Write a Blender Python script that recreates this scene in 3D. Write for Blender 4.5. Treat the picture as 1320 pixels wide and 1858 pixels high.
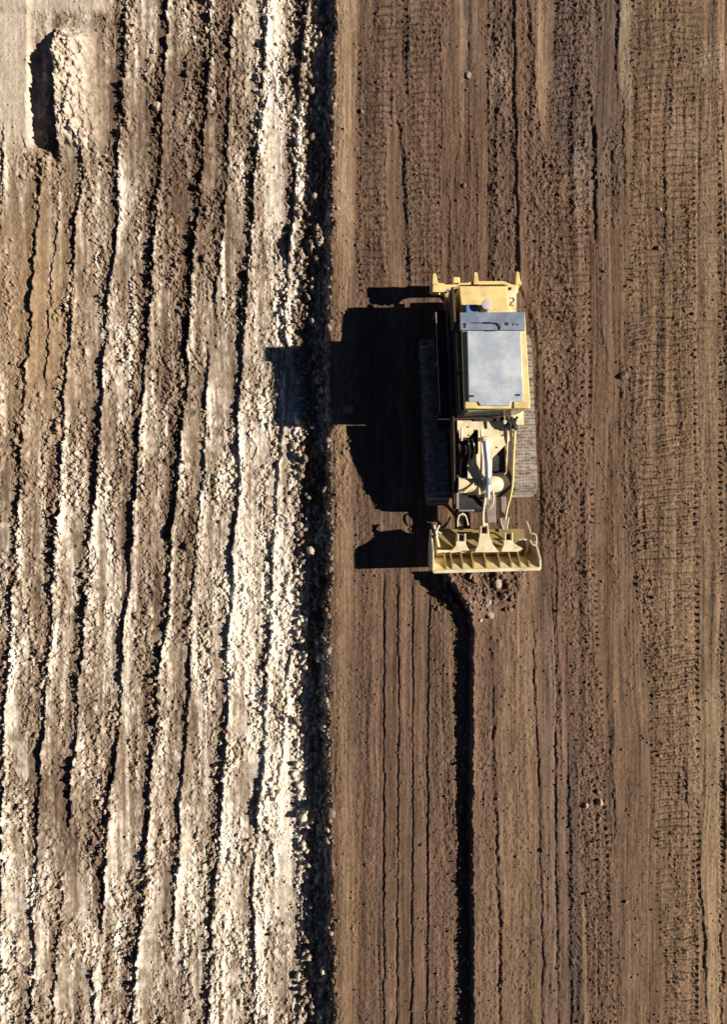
import bpy, math, random
import numpy as np
from mathutils import Vector, Matrix

random.seed(7)
for o in list(bpy.data.objects):
    bpy.data.objects.remove(o)
S = bpy.context.scene
COL = S.collection
R = math.radians

# ------------------------------------------------------------------ camera
CAM_H = 20.0
PXM = 50.0                      # photo pixels per metre of ground
cd = bpy.data.cameras.new('camera')
cam = bpy.data.objects.new('camera', cd)
COL.objects.link(cam)
cam.location = (0, 0, CAM_H)
cam.rotation_euler = (0, 0, 0)
cd.sensor_fit = 'HORIZONTAL'
cd.sensor_width = 36
cd.lens = 36 * CAM_H / 26.4
cd.clip_start = 0.1
cd.clip_end = 2000
S.camera = cam

# ------------------------------------------------------------------ light
SUN_EL = 28.0
SUN_AZ = 90.0                   # compass, the sun stands to the right of the picture
w = bpy.data.worlds.new('World')
S.world = w
w.use_nodes = True
nt = w.node_tree
sky = nt.nodes.new('ShaderNodeTexSky')
sky.sky_type = 'NISHITA'
sky.sun_disc = False
sky.sun_elevation = R(SUN_EL)
sky.sun_rotation = R(SUN_AZ)
sky.altitude = 3000
sky.air_density = 0.28
sky.dust_density = 0.0
sky.ozone_density = 1.5
nt.links.new(sky.outputs[0], nt.nodes['Background'].inputs[0])
nt.nodes['Background'].inputs[1].default_value = 0.05
ld = bpy.data.lights.new('sun', 'SUN')
ld.energy = 5.0
ld.angle = R(0.5)
ld.color = (1.0, 0.90, 0.78)
sun = bpy.data.objects.new('sun', ld)
COL.objects.link(sun)
sd = Vector((math.cos(R(SUN_EL)), 0.0, math.sin(R(SUN_EL))))
sun.rotation_euler = sd.to_track_quat('Z', 'Y').to_euler()
sun.location = (40, 0, 30)
S.view_settings.view_transform = 'Standard'
S.view_settings.look = 'None'
S.view_settings.gamma = 1
S.view_settings.exposure = 0.75
S.render.engine = 'CYCLES'

# ------------------------------------------------------------------ materials
def newmat(name):
    m = bpy.data.materials.new(name)
    m.use_nodes = True
    return m, m.node_tree, m.node_tree.nodes['Principled BSDF']

def paint(name, col, dirt=(0.20, 0.14, 0.09), amount=0.35, rough=0.5, metal=0.0, scale=3.0, spec=0.3):
    m, t, b = newmat(name)
    n, l = t.nodes, t.links
    tc = n.new('ShaderNodeTexCoord')
    a = n.new('ShaderNodeTexNoise'); a.inputs['Scale'].default_value = scale; a.inputs['Detail'].default_value = 7; a.inputs['Roughness'].default_value = 0.65
    c = n.new('ShaderNodeTexNoise'); c.inputs['Scale'].default_value = scale * 9; c.inputs['Detail'].default_value = 4
    l.new(tc.outputs['Object'], a.inputs['Vector']); l.new(tc.outputs['Object'], c.inputs['Vector'])
    r = n.new('ShaderNodeMapRange'); r.inputs[1].default_value = 0.42; r.inputs[2].default_value = 0.75; r.inputs[4].default_value = amount * 1.6
    l.new(a.outputs['Fac'], r.inputs[0])
    mu = n.new('ShaderNodeMath'); mu.operation = 'MULTIPLY_ADD'; mu.inputs[1].default_value = amount * 0.5; mu.inputs[2].default_value = -amount * 0.12
    l.new(c.outputs['Fac'], mu.inputs[0])
    ad = n.new('ShaderNodeMath'); ad.operation = 'ADD'; ad.use_clamp = True
    l.new(r.outputs[0], ad.inputs[0]); l.new(mu.outputs[0], ad.inputs[1])
    mx = n.new('ShaderNodeMix'); mx.data_type = 'RGBA'
    mx.inputs[6].default_value = (*col, 1); mx.inputs[7].default_value = (*dirt, 1)
    l.new(ad.outputs[0], mx.inputs[0]); l.new(mx.outputs[2], b.inputs['Base Color'])
    b.inputs['Roughness'].default_value = rough; b.inputs['Metallic'].default_value = metal
    b.inputs['Specular IOR Level'].default_value = spec
    bp = n.new('ShaderNodeBump'); bp.inputs['Strength'].default_value = 0.15; bp.inputs['Distance'].default_value = 0.01
    l.new(c.outputs['Fac'], bp.inputs['Height']); l.new(bp.outputs[0], b.inputs['Normal'])
    return m

YEL = paint('pale_yellow_paint', (0.88, 0.69, 0.29), dirt=(.34,.24,.13), amount=0.34)
CREAM = paint('dusty_cream_paint', (0.86, 0.75, 0.50), amount=0.34)
DKYEL = paint('soiled_yellow_paint', (0.50, 0.36, 0.13), amount=0.6)
ROOF = paint('pale_grey_roof_paint', (0.36, 0.42, 0.49), dirt=(0.66, 0.68, 0.70), amount=0.7, rough=0.35, scale=1.3, spec=.5)
GREY = paint('blue_grey_paint', (0.16, 0.20, 0.28), dirt=(0.36, 0.40, 0.47), amount=0.5, rough=0.5, scale=2.0)
BLACK = paint('grimy_black', (0.018, 0.018, 0.022), dirt=(0.10, 0.08, 0.06), amount=0.30, rough=0.7)
STEEL = paint('dusty_track_steel', (0.42, 0.37, 0.31), dirt=(0.10, 0.075, 0.055), amount=0.7, rough=0.65, scale=4)
CHROME = paint('bright_steel', (0.70, 0.73, 0.80), dirt=(0.45, 0.45, 0.48), amount=0.2, rough=0.35, metal=0.3)
BLUE = paint('blue_plastic', (0.10, 0.20, 0.42), dirt=(0.3, 0.4, 0.5), amount=0.3)
HOSE = paint('cream_hose', (0.72, 0.62, 0.45), amount=0.3)
MUCK = paint('oily_dark_frame', (.06, .045, .03), dirt=(.15, .10, .06), amount=.5, rough=.85)
OLIVE = paint('dark_olive_yellow', (.36, .27, .10), amount=.55)  # darker olive tone of yellow for the apron
RIB = paint('shaded_rib_yellow', (.42, .30, .11), amount=.45)  # yellow darkened to paint in shade on and between the ribs
BACKP = paint('blade_back_paint', (.88, .70, .34), dirt=(.30,.20,.11), amount=.25)
DGLASS = paint('dark_glass', (.015, .02, .02), dirt=(.05, .06, .05), amount=.3, rough=.15)
RUBBER = paint('black_rubber', (0.02, 0.02, 0.02), amount=0.2, rough=0.8)
SEAT = paint('seat_fabric', (0.05, 0.05, 0.055), amount=0.1, rough=0.9)
GREYDARK = paint('worn_grey_metal', (0.30, 0.27, 0.24), amount=0.6)
GLASS, t_, b_ = newmat('green_tinted_glass')
b_.inputs['Base Color'].default_value = (0.20, 0.24, 0.17, 1); b_.inputs['Roughness'].default_value = 0.18
b_.inputs['Alpha'].default_value = 0.95
INK = paint('dark_marking', (0.22, 0.18, 0.10), amount=0.2)

def soil_material(name, bump=1.0):
    m, t, b = newmat(name)
    n, l = t.nodes, t.links
    at = n.new('ShaderNodeAttribute'); at.attribute_name = 'soil'
    tc = n.new('ShaderNodeTexCoord')
    a = n.new('ShaderNodeTexNoise'); a.inputs['Scale'].default_value = 26; a.inputs['Detail'].default_value = 6; a.inputs['Roughness'].default_value = 0.7
    l.new(tc.outputs['Object'], a.inputs['Vector'])
    r = n.new('ShaderNodeMapRange'); r.inputs[1].default_value = 0.3; r.inputs[2].default_value = 0.7; r.inputs[3].default_value = 0.78; r.inputs[4].default_value = 1.22
    l.new(a.outputs['Fac'], r.inputs[0])
    v = n.new('ShaderNodeVectorMath'); v.operation = 'SCALE'
    l.new(at.outputs['Color'], v.inputs[0]); l.new(r.outputs[0], v.inputs['Scale'])
    l.new(v.outputs[0], b.inputs['Base Color'])
    b.inputs['Roughness'].default_value = 0.95; b.inputs['Specular IOR Level'].default_value = 0.05
    bp = n.new('ShaderNodeBump'); bp.inputs['Strength'].default_value = 0.55 * bump; bp.inputs['Distance'].default_value = 0.02
    l.new(a.outputs['Fac'], bp.inputs['Height']); l.new(bp.outputs[0], b.inputs['Normal'])
    return m
SOIL = soil_material('soil')
CLOD = soil_material('loose_soil', 0.8)

# ------------------------------------------------------------------ noise
rng = np.random.default_rng(11)
TB = [rng.random((256, 256)).astype(np.float32) for _ in range(12)]
def vnoise(x, y, k):
    t = TB[k % 12]
    x = x + 37.7 * k; y = y + 91.3 * k
    xi = np.floor(x).astype(np.int32); yi = np.floor(y).astype(np.int32)
    fx = (x - xi).astype(np.float32); fy = (y - yi).astype(np.float32)
    fx = fx * fx * (3 - 2 * fx); fy = fy * fy * (3 - 2 * fy)
    a, b = xi & 255, (xi + 1) & 255
    c, d = yi & 255, (yi + 1) & 255
    return (t[a, c] * (1 - fx) * (1 - fy) + t[b, c] * fx * (1 - fy) + t[a, d] * (1 - fx) * fy + t[b, d] * fx * fy) * 2 - 1
def fbm(x, y, k, o=3):
    s = 0; a = 1.0; n = 0
    for i in range(o):
        s = s + a * vnoise(x * 2 ** i, y * 2 ** i, k + i); n += a; a *= 0.55
    return s / n
def lumps(x, y, k, keep=0.7):
    """height field of rounded clods, one jittered clod per cell"""
    xi = np.floor(x).astype(np.int32); yi = np.floor(y).astype(np.int32)
    out = np.zeros(x.shape, np.float32)
    for dx in (-1, 0, 1):
        for dy in (-1, 0, 1):
            a = (xi + dx + 13 * k) & 255; b = (yi + dy + 7 * k) & 255
            px = xi + dx + TB[k % 12][a, b]; py = yi + dy + TB[(k + 1) % 12][a, b]
            rr = TB[(k + 2) % 12][a, b]
            rad = 0.28 + 0.5 * rr * rr
            ex = x - px; ey = y - py
            sk = (TB[(k + 3) % 12][a, b] - 0.5) * 1.2
            d2 = (ex + sk * ey) ** 2 + (ey * (1.2 - 0.5 * rr)) ** 2
            h = np.sqrt(np.maximum(rad * rad - d2, 0)) * (TB[(k + 4) % 12][a, b] < keep)
            out = np.maximum(out, h.astype(np.float32))
    return out
def ss(a, b, x):
    t = np.clip((x - a) / (b - a), 0, 1)
    return t * t * (3 - 2 * t)

# ------------------------------------------------------------------ ground plan (photo pixels)
# dark furrow lines of the pale field: shadow width in px, then (u, v) points
LEFT = [
 (5, [(8,230),(4,330),(-6,480)]),
 (8, [(74,285),(68,380),(60,470),(55,560),(49,640),(45,700),(40,740),(35,830),(32,950),(28,1020),(20,1100),(12,1240),(5,1310),(2,1500),(-2,1858)]),
 (5, [(104,400),(92,520),(88,620),(84,700)]),
 (9, [(152,235),(148,330),(137,400),(130,500),(125,620),(117,700),(108,850),(105,930),(98,1000),(92,1080),(88,1180),(82,1240),(78,1330),(73,1400),(68,1500),(65,1580),(60,1660),(65,1720),(57,1800),(52,1870)]),
 (9, [(228,-40),(225,90),(220,190),(222,230),(213,260),(212,400),(205,470),(195,560),(190,620),(185,680),(180,800),(172,900),(165,960),(158,1040),(150,1160),(142,1240),(137,1320),(130,1400),(123,1500)]),
 (6, [(114,1610),(105,1700),(100,1780),(94,1870)]),
 (9, [(305,-40),(298,100),(292,170),(290,300),(283,370),(278,470),(270,560),(265,620),(258,690),(250,800),(245,880),(240,960),(235,1040),(225,1120),(218,1230),(212,1330),(205,1400),(195,1450),(190,1540),(185,1640),(182,1680)]),
 (5, [(170,1760),(168,1870)]),
 (11, [(370,-40),(380,60),(375,130),(365,260),(358,370),(350,440),(342,560),(337,620),(335,700),(325,790),(320,850),(312,950),(303,1050),(300,1120),(290,1180),(285,1240),(280,1330),(270,1400),(268,1460),(262,1560),(258,1650),(248,1700),(243,1780),(238,1870)]),
 (6, [(418,20),(415,160),(410,300),(400,450),(388,560)]),
 (6, [(376,640),(370,830),(358,960),(347,1120),(343,1240),(338,1330),(330,1400),(325,1470),(322,1560),(315,1640),(312,1720)]),
 (9, [(489,-40),(478,100),(472,160),(465,250),(460,330),(455,400),(449,480),(446,560),(440,620),(435,700),(428,800),(432,880),(425,950),(418,1000),(418,1100),(412,1160),(412,1240),(408,1360),(395,1500),(390,1580),(385,1660),(380,1750),(375,1870)]),
 (8, [(524,420),(516,560),(514,700),(510,790),(502,850),(495,950),(490,1050),(486,1150),(480,1240),(475,1400),(465,1500),(456,1620),(460,1700),(462,1800),(458,1870)]),
 (12, [(558,-40),(548,80),(540,190),(535,290),(528,400),(522,470)]),
 (6, [(524,1190),(516,1270),(510,1370),(500,1460)]),
]
RIGHT = [
 (3, [(700,210),(699,320),(700,512)]), (5, [(720,205),(733,300),(738,400),(740,512)]),
 (3.4, [(697,1045),(697,1300),(696,1600),(697,1870)]), (3.4, [(722,1055),(724,1300),(721,1600),(720,1870)]),
 (3.6, [(749,1065),(750,1300),(748,1600),(747,1870)]), (3.2, [(780,1090),(777,1300),(776,1600),(775,1870)]),
 (2, [(800,60),(800,500)]), (1.8, [(816,220),(815,500)]), (2, [(832,240),(834,500)]), (2, [(850,230),(852,500)]), (2, [(864,250),(866,500)]), (2.2, [(884,60),(886,500)]),
 (3, [(957,0),(970,140),(975,220),(985,300)]), (6, [(1117,-40),(1119,80),(1121,170)]),
 (6, [(1066,150),(1074,210),(1078,300),(1081,400),(1082,430)]), (3, [(1204,190),(1205,520)]),
 (3.4, [(966,1090),(970,1240),(977,1380),(982,1500),(986,1870)]), (3, [(1001,1080),(1011,1240),(1009,1500),(1014,1870)]),
 (3, [(1003,940),(1009,1060),(1012,1200),(1018,1380)]), (6, [(893,1180),(898,1400),(901,1560),(908,1870)]),
 (3, [(1107,1330),(1116,1480),(1118,1600)]), (3.2, [(1228,1280),(1240,1380),(1250,1520)]),
 (4, [(1268,1540),(1276,1700),(1283,1870)]), (2, [(1091,560),(1103,700),(1112,900),(1113,1100)]),
 (3, [(1308,150),(1314,400),(1317,700),(1319,900)]), (4, [(1314,1260),(1312,1500),(1309,1870)]), (3, [(738,20),(739,180)]),
 (3, [(1028,1340),(1035,1500),(1036,1870)]), (3, [(1128,180),(1132,330)]),
]
REDGE = np.array([(0,934),(300,938),(515,944),(600,975),(1000,985),(1030,985),(1037,800),(1075,832),(1110,854),(1200,856),(1500,855),(1870,857)], float)
RSTEP = np.array([(0,.07),(515,.08),(560,.02),(600,.04),(1000,.05),(1030,.08),(1037,.34),(1120,.31),(1870,.29)], float)
BEDGE = np.array([(-40,612),(150,608),(300,605),(620,600),(930,603),(1240,599),(1500,602),(1650,607),(1870,609)], float)
# zones right of the bank: kind, weight, then (v, u left, u right)
ZONES = [
 ('clod', .40, [(-60,645,690),(1900,645,690)]),
 ('cleat', .8, [(-60,690,740),(300,650,700),(520,650,700)]),
 ('clod', .35, [(-60,700,740),(200,700,740),(260,650,698),(520,650,698)]),
 ('cleat', .9, [(-60,738,800),(520,742,795)]), ('clod', .45, [(-60,738,800),(520,742,795)]),
 ('clod', .9, [(-60,885,932),(520,888,940)]), ('clod', .75, [(-60,940,960),(250,942,985),(620,965,1060)]),
 ('cleat', 1., [(-60,1015,1075),(300,990,1070),(640,985,1065)]), ('clod', .7, [(-60,1015,1112),(220,1000,1072),(420,995,1072)]),
 ('clod', .9, [(230,1092,1122),(420,1098,1130)]), ('clod', 1.0, [(620,982,1066),(800,990,1068),(1000,985,1070)]),
 ('clod', .65, [(1000,1015,1075),(1250,1030,1090),(1550,1055,1108),(1880,1072,1118)]),
 ('cleat', .6, [(1000,1015,1075),(1250,1030,1090),(1550,1055,1108),(1880,1072,1118)]),
 ('cleat', 1.0, [(-60,1148,1262),(600,1145,1262),(1000,1150,1268),(1250,1180,1262),(1880,1205,1268)]),
 ('clod', .16, [(-60,1148,1300),(600,1140,1300),(1000,1150,1262),(1250,1180,1262),(1880,1205,1268)]),
 ('cleat', .5, [(-60,1262,1300),(1100,1275,1340)]),
 ('clod', .85, [(660,1120,1148),(860,1128,1160),(1000,1140,1165)]), ('clod', .7, [(1000,1148,1175),(1150,1165,1200),(1240,1175,1210)]),
 ('clod', .6, [(1110,860,898),(1880,860,905)]), ('clod', .4, [(1110,900,962),(1880,915,980)]),
 ('clod', .85, [(1380,1030,1042),(1560,1030,1050),(1880,1034,1060)]), ('clod', .5, [(1090,782,830),(1880,782,830)]),
 ('clod', .35, [(1040,608,625),(1880,612,628)]), ('clod', .8, [(540,608,640),(960,606,640)]),
]
DOTS = [[(500,1068),(1000,1075)], [(940,1070),(1250,1090),(1550,1100),(1880,1116)], [(300,1258),(1000,1262)], [(1000,1264),(1550,1267),(1880,1262)], [(1550,1258),(1880,1252)], [(150,1304),(1880,1312)], [(400,1062),(900,1052)], [(900,1054),(1400,1072)], [(60,651),(560,652)]]

def terrain(U, V):
    """U, V: ground position in photo pixels at z = 0. Returns height, albedo, roughness weight"""
    U = U.astype(np.float32); V = V.astype(np.float32)
    V0 = V[:, :1]; U0 = V0 * 0; vL0 = 929 + (V0 - 929) / 1.031
    ip = lambda v, xs, ys: np.interp(v, xs, ys).astype(np.float32)
    # image position of the lower field
    uL = 660 + (U - 660) / 1.031; vL = 929 + (V - 929) / 1.031
    far = 1 - ss(60, 900, np.maximum(np.maximum(-U, U - 1320), np.maximum(-V, V - 1858)))
    big = fbm(U / 160, V / 300, 1)
    wob = vnoise(U / 14, V / 16, 3) * 2.0 + vnoise(U / 30, V / 45, 4) * 3.0
    nf = vnoise(U / 4.0, V / 4.0, 5); nm = fbm(U / 9.0, V / 9.0, 6, 3)
    Us = U + 7 * vnoise(U / 90, V / 260, 6) + 2.5 * vnoise(U / 25, V / 90, 7)
    strk = fbm(Us / 5.0, V / 130.0, 8, 3)
    l1 = lumps(U / 6.2, V / 6.2, 2, .55); l2 = lumps(U / 3.3, V / 3.3, 5, .6); st2 = fbm(Us / 2.3, V / 90.0, 3, 2); l3 = lumps(U / 15., V / 15., 8, .35)

    # ---- bank between low pale field and graded ground
    be = ip(V0, BEDGE[:, 0], BEDGE[:, 1]) + vnoise(U0, V0 / 22, 9) * 3.5 + vnoise(U0, V0 / 7, 10) * 1.5
    dB = U - be
    up = ss(-20, 1, dB)                         # 0 in the field, 1 on the graded ground
    # ---------------- low field
    hl = np.full(U.shape, -0.66, np.float32) + 0.05 * big
    pale = np.full(U.shape, .56, np.float32)
    wb2 = 2.6 * nm + 1.5 * vnoise(U / 6, V / 6, 7); inl = np.zeros(U.shape, np.float32)
    smooth = np.zeros(U.shape, np.float32)
    for i, (wd, pts) in enumerate(LEFT):
        p = np.array(pts, float)
        ux = ip(vL0, p[:, 1], p[:, 0])
        e = ss(p[0, 1] - 30, p[0, 1] + 25, vL0) * (1 - ss(p[-1, 1] - 25, p[-1, 1] + 30, vL0))
        d = uL - ux + .75 * wob + wb2
        s = wd / 94.0 * (0.95 + 0.55 * vnoise(U0 + i * 9, V0 / 55, i) + .35 * vnoise(U0 + i * 5, V0 / 13, i + 2)) * e * 1.55
        s = np.maximum(s, 0.0)
        c = wd * .5
        prof = ss(c - 4, c + 1, d) * np.exp(-np.maximum(d - c, 0) / 22.0)
        hl = hl + s * prof - s * .30 * np.exp(-(d / (wd * .5)) ** 2)
        inl = np.maximum(inl, e * np.exp(-((d + 1) / (wd * .7)) ** 2) * wd / 9)
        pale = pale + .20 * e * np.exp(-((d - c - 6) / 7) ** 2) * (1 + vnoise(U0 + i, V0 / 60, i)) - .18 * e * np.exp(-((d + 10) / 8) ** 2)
    # pale / brown patches (u, v, ru, rv, amount)
    for (a, b, ra, rb, am) in [(20,120,70,150,.30),(160,120,45,130,.18),(60,500,95,260,-.06),(225,370,16,110,.45),(255,40,30,80,.3),(330,60,20,80,.3),
            (345,330,65,260,-.38),(270,230,28,180,-.22),(210,230,18,120,-.3),(500,150,28,280,.42),(410,180,30,220,-.12),(430,560,80,120,-.05),(500,560,26,90,.2),
            (460,1050,75,420,.38),(520,1450,50,420,.36),(210,690,22,90,.28),(70,820,40,200,.0),(200,1000,130,160,.03),(130,1500,90,150,-.16),(20,1500,35,300,.22),(330,1330,60,200,-.08),
            (400,1650,70,260,.28),(210,1700,150,190,.12),(360,960,60,90,-.16),(470,1650,35,180,-.12),(110,1440,30,110,-.22),(560,700,25,1200,-.16),(440,1430,40,60,-.25)]:
        pale = pale + am * np.exp(-((uL - a) / ra) ** 2 - ((vL - b) / rb) ** 2)
    pale = pale + .46 * fbm(U / 18, V / 110, 7, 4) + .42 * fbm(Us / 7, V / 170, 2, 3) + .26 * strk + .36 * fbm(U / 7, V / 10, 9, 3) + .05 * l1
    for (a, b, ra, rb, am) in [(10,130,75,150,1),(60,470,60,180,.8),(500,330,22,110,.9),(410,690,28,90,.85),(110,620,20,150,.5),(155,120,40,110,.5),(450,1000,22,150,.25),(520,1560,22,240,.45)]:
        smooth = np.maximum(smooth, am * np.exp(-(((uL - a) / ra) ** 4) - ((vL - b) / rb) ** 4))
    pale = pale - .13 * (1 - ss(450, 1050, vL)) * (1 - ss(400, 520, uL)) - .05 * (1 - ss(330, 430, uL))
    # level pad and pit at the upper left
    pad = (1 - ss(50, 62, uL + 2 * nm)) * (1 - ss(225, 290, vL + 12 * nm))
    topb = (1 - ss(16, 30, vL + 3 * nm)) * (1 - ss(170, 215, uL))
    hl = hl * 1.0 + .10 * pad + .10 * topb
    mound = ss(101, 109, uL + 2 * wob) * (1 - ss(125, 200, uL)) * ss(30, 75, vL) * (1 - ss(235, 300, vL))
    hl = hl + .56 * mound * (1 + .35 * nm) * np.clip((vL - 30) / 60, .3, 1)
    pit = ss(48, 57, uL + 3 * nm) * (1 - ss(100, 108, uL)) * ss(40, 90, vL - (100 - uL) * .5) * (1 - ss(240, 285, vL - (uL - 60) * .7))
    hl = hl - .20 * pit
    pale = pale * (1 - .7 * np.maximum(pad, topb)) + .55 * np.maximum(pad, topb) + .02 * mound
    smooth = np.maximum(smooth, np.maximum(pad, topb))
    smooth = np.maximum(smooth, .85 * np.exp(-(((uL - 150) / 52) ** 4) - ((vL - 120) / 120) ** 4))
    ruf = np.clip((1 - smooth) * (.68 + 1.7 * fbm(U / 20, V / 85, 2, 4)), .10, 1.4) * far
    rub = ss(-75, -45, dB) * (1 - up)           # rubble at the foot of the bank
    ruf = np.where(rub > .3, np.maximum(ruf, 1.2), ruf)
    hl = hl + ruf * (.078 * l1 * np.clip(.8 + 1.2 * vnoise(U / 22, V / 40, 3), .15, 1.7) + .050 * l2 + .075 * nm + .026 * nf) + inl * far * (.10 * l1 + .05 * l2) + .008 * strk
    hl = hl + rub * (.24 * l3 * np.clip(.6 + 1.2 * vnoise(U / 40, V / 60, 6), 0, 1.5) + .08 * l1 + .14 * ss(-48, -15, dB))
    # ---------------- graded ground
    hr = .012 * big + .004 * fbm(U / 30, V / 60, 4) + (.012 * strk + .006 * st2 + .035 * fbm(Us / 16, V / 420, 5, 2) * ss(20, 60, dB)) * far
    re = ip(V0, REDGE[:, 0], REDGE[:, 1]); rs = ip(V0, RSTEP[:, 0], RSTEP[:, 1])
    re = re + (vnoise(U0, V0 / 18, 2) * 2.5 + vnoise(U0, V0 / 6, 5) * 1.2)
    dR = U - re
    rise = ss(-5, 2, dR)
    soft = np.clip(dR / 90., 0, 1)
    z2 = rs * rise * (.35 + .65 * np.exp(-np.maximum(dR, 0) / 60.)) * np.exp(-np.maximum(dR, 0) / 420.) * (1 - .25 * ss(0, 25, dR) * (V < 1000))
    z2 = z2 * (1 - ss(930, 985, U) * ss(1000, 1030, V) * (1 - ss(1045, 1500, V)))
    hr = hr + z2
    # material pushed up ahead of the blade
    pile = np.exp(-(((U - 868) / 85) ** 4)) * ss(1022, 1036, V) * (1 - ss(1058, 1125, V + 6 * nm)) * ss(-6, 6, dR)
    hr = hr + pile * (.14 + .20 * np.exp(-np.maximum(dR, 0) / 26.) + .08 * nm + .12 * l3)
    # spill left of the cut edge
    sp = np.exp(-((dR + 14) / 12) ** 2) * (V > 1040)
    hr = hr + .03 * sp
    uR = 660 + (U - 660) * (1 + z2 / 20)
    wr = wob * .28 + nm * 1.6
    rufR = (.10 + .32 * np.clip(fbm(U / 16, V / 90, 4, 4) * 1.8, 0, 1)).astype(np.float32); clt = np.zeros(U.shape, np.float32)
    for kind, wt, rows in ZONES:
        q = np.array(rows, float)
        a = ip(V0, q[:, 0], q[:, 1]); b = ip(V0, q[:, 0], q[:, 2])
        mk = ss(-5, 5, uR + wob - a) * (1 - ss(-5, 5, uR + wob - b)) * (ss(q[0, 0] - 25, q[0, 0] + 25, V0) * (1 - ss(q[-1, 0] - 25, q[-1, 0] + 25, V0)))
        mk = mk * wt * np.clip(.85 + .45 * fbm(U / 35, V / 60, 6), .2, 1.4)
        if kind == 'clod': rufR = np.maximum(rufR, mk)
        else: clt = np.maximum(clt, mk)
    rufR = np.maximum(rufR, pile * 1.2); rufR = np.maximum(rufR, sp * .7); rufR = np.maximum(rufR, .8 * np.exp(-((dR - 2) / 6) ** 2) * (V > 1040))
    for i, (wd, pts) in enumerate(RIGHT):
        p = np.array(pts, float)
        ux = ip(V0, p[:, 1], p[:, 0])
        e = ss(p[0, 1] - 25, p[0, 1] + 15, V0) * (1 - ss(p[-1, 1] - 15, p[-1, 1] + 25, V0))
        d = uR - ux + wr * (wd > 2.5) + .4 * wr
        crisp = 1.0 if (690 < p[0, 0] < 785 and p[0, 1] > 1000) else (.45 if (940 < p[0, 0] < 1005 and p[0, 1] > 1000) else .0)
        d = d + (1 - crisp) * (vnoise(U / 8, V / 9, i) * 2.2 + vnoise(U0 + i, V0 / 60, i + 1) * 3)
        s = wd / 94.0 * np.clip((.85 + .15 * crisp) + (.9 - .45 * crisp) * fbm(U0 + i * 9, V0 / 32, i), .05, 1.5) * e
        c = wd * .5
        s = s * (.85 + .15 * crisp)
        hr = hr + s * ss(c - 2.2 - 2.5 * (1 - crisp), c + .4 + 2 * (1 - crisp), d) * np.exp(-np.maximum(d - c, 0) / 13.0) - s * .45 * np.exp(-(d / (wd * .55 + .6)) ** 2)
        rufR = np.maximum(rufR, (1 - crisp) * .35 * e * np.exp(-(d / 6) ** 2))
    rufR = rufR * far; clt = clt * far
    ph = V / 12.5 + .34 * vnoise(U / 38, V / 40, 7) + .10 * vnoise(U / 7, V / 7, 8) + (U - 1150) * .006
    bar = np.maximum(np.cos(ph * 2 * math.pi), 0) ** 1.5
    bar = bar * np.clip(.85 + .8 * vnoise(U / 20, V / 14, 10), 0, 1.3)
    hr = hr + clt * .060 * bar + clt * .016 * l2 + clt * .012 * nm
    hr = hr + rufR * (.062 * l1 + .036 * l2 + .026 * nm) + .004 * nf
    for dp in DOTS:
        q = np.array(dp, float)
        a = ip(V0, q[:, 0], q[:, 1])
        m = np.exp(-((uR - a + wob * .3) / 3.2) ** 2) * (V > q[0, 0]) * (V < q[-1, 0])
        hr = hr - .09 * m * (np.maximum(np.cos((V / 12.0 + .15 * wob) * 2 * math.pi), 0) ** 2) * np.clip(.6 + vnoise(U / 10, V / 25, 1), 0, 1.3)
    lip = np.exp(-((dB - 14) / 12) ** 2)
    hr = hr + .03 * lip
    h = hl * (1 - up) + hr * up
    rough = ruf * (1 - up) + rufR * up + .9 * np.exp(-((dB + 8) / 12) ** 2)
    # face of the bank is broken soil
    fb = np.exp(-((dB + 10) / 10) ** 2)
    h = h + fb * (.08 * l3 + .05 * l1 + .05 * nm)
    # ---------------- albedo
    pale = np.clip(pale, 0, 1.15)[..., None]
    dark = np.array([.122, .083, .058], np.float32); mid = np.array([.280, .218, .160], np.float32); lite = np.array([.66, .59, .49], np.float32)
    cl = np.where(pale < .5, dark + (mid - dark) * (pale / .5), mid + (lite - mid) * ((pale - .5) / .5))
    tan = np.exp(-((uL - 60) / 90) ** 2 - ((vL - 560) / 260) ** 2)[..., None]
    cl = cl * (1 - tan * .6) + tan * .6 * np.array([.38, .255, .14], np.float32)
    pt = (np.maximum(pad, topb) * .8 + .8 * mound)[..., None]
    cl = cl * (1 - pt) + pt * np.array([.52, .44, .345], np.float32) * (1 + .25 * fbm(U / 25, V / 25, 8)[..., None])
    tn = np.clip(.5 + .5 * fbm(U / 60, V / 200, 3), 0, 1)[..., None]
    c1 = np.array([.135, .086, .060], np.float32); c2 = np.array([.205, .138, .088], np.float32)
    east = ss(1060, 1240, U)[..., None]
    cr = c1 + (c2 - c1) * np.clip(.25 * tn + .75 * east + .10 * strk[..., None], 0, 1)
    def band(rows, col, amt, soft_=5):
        nonlocal cr
        q = np.array(rows, float)
        a = ip(V0, q[:, 0], q[:, 1]); b = ip(V0, q[:, 0], q[:, 2])
        m = ss(-soft_, soft_, uR + wob * .6 - a) * (1 - ss(-soft_, soft_, uR + wob * .6 - b)) * ss(q[0, 0] - 40, q[0, 0] + 40, V) * (1 - ss(q[-1, 0] - 40, q[-1, 0] + 40, V))
        m = (m * amt)[..., None]
        cr = cr * (1 - m) + m * np.array(col, np.float32)
    band([(-60,612,650),(300,608,640),(480,606,636)], (.42,.30,.19), .55, 8)
    band([(420,606,640),(1200,604,640),(1880,610,650)], (.21,.140,.085), .7, 8)
    band([(-60,966,1014),(120,972,1006),(230,978,990)], (.235,.165,.105), .75, 4)
    band([(-60,1124,1146),(190,1126,1146)], (.30,.235,.165), .8, 4)
    band([(-60,1146,1300),(190,1146,1300)], (.16,.11,.072), .6, 5)
    band([(200,1128,1150),(560,1130,1160)], (.22,.15,.09), .7, 6)
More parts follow.
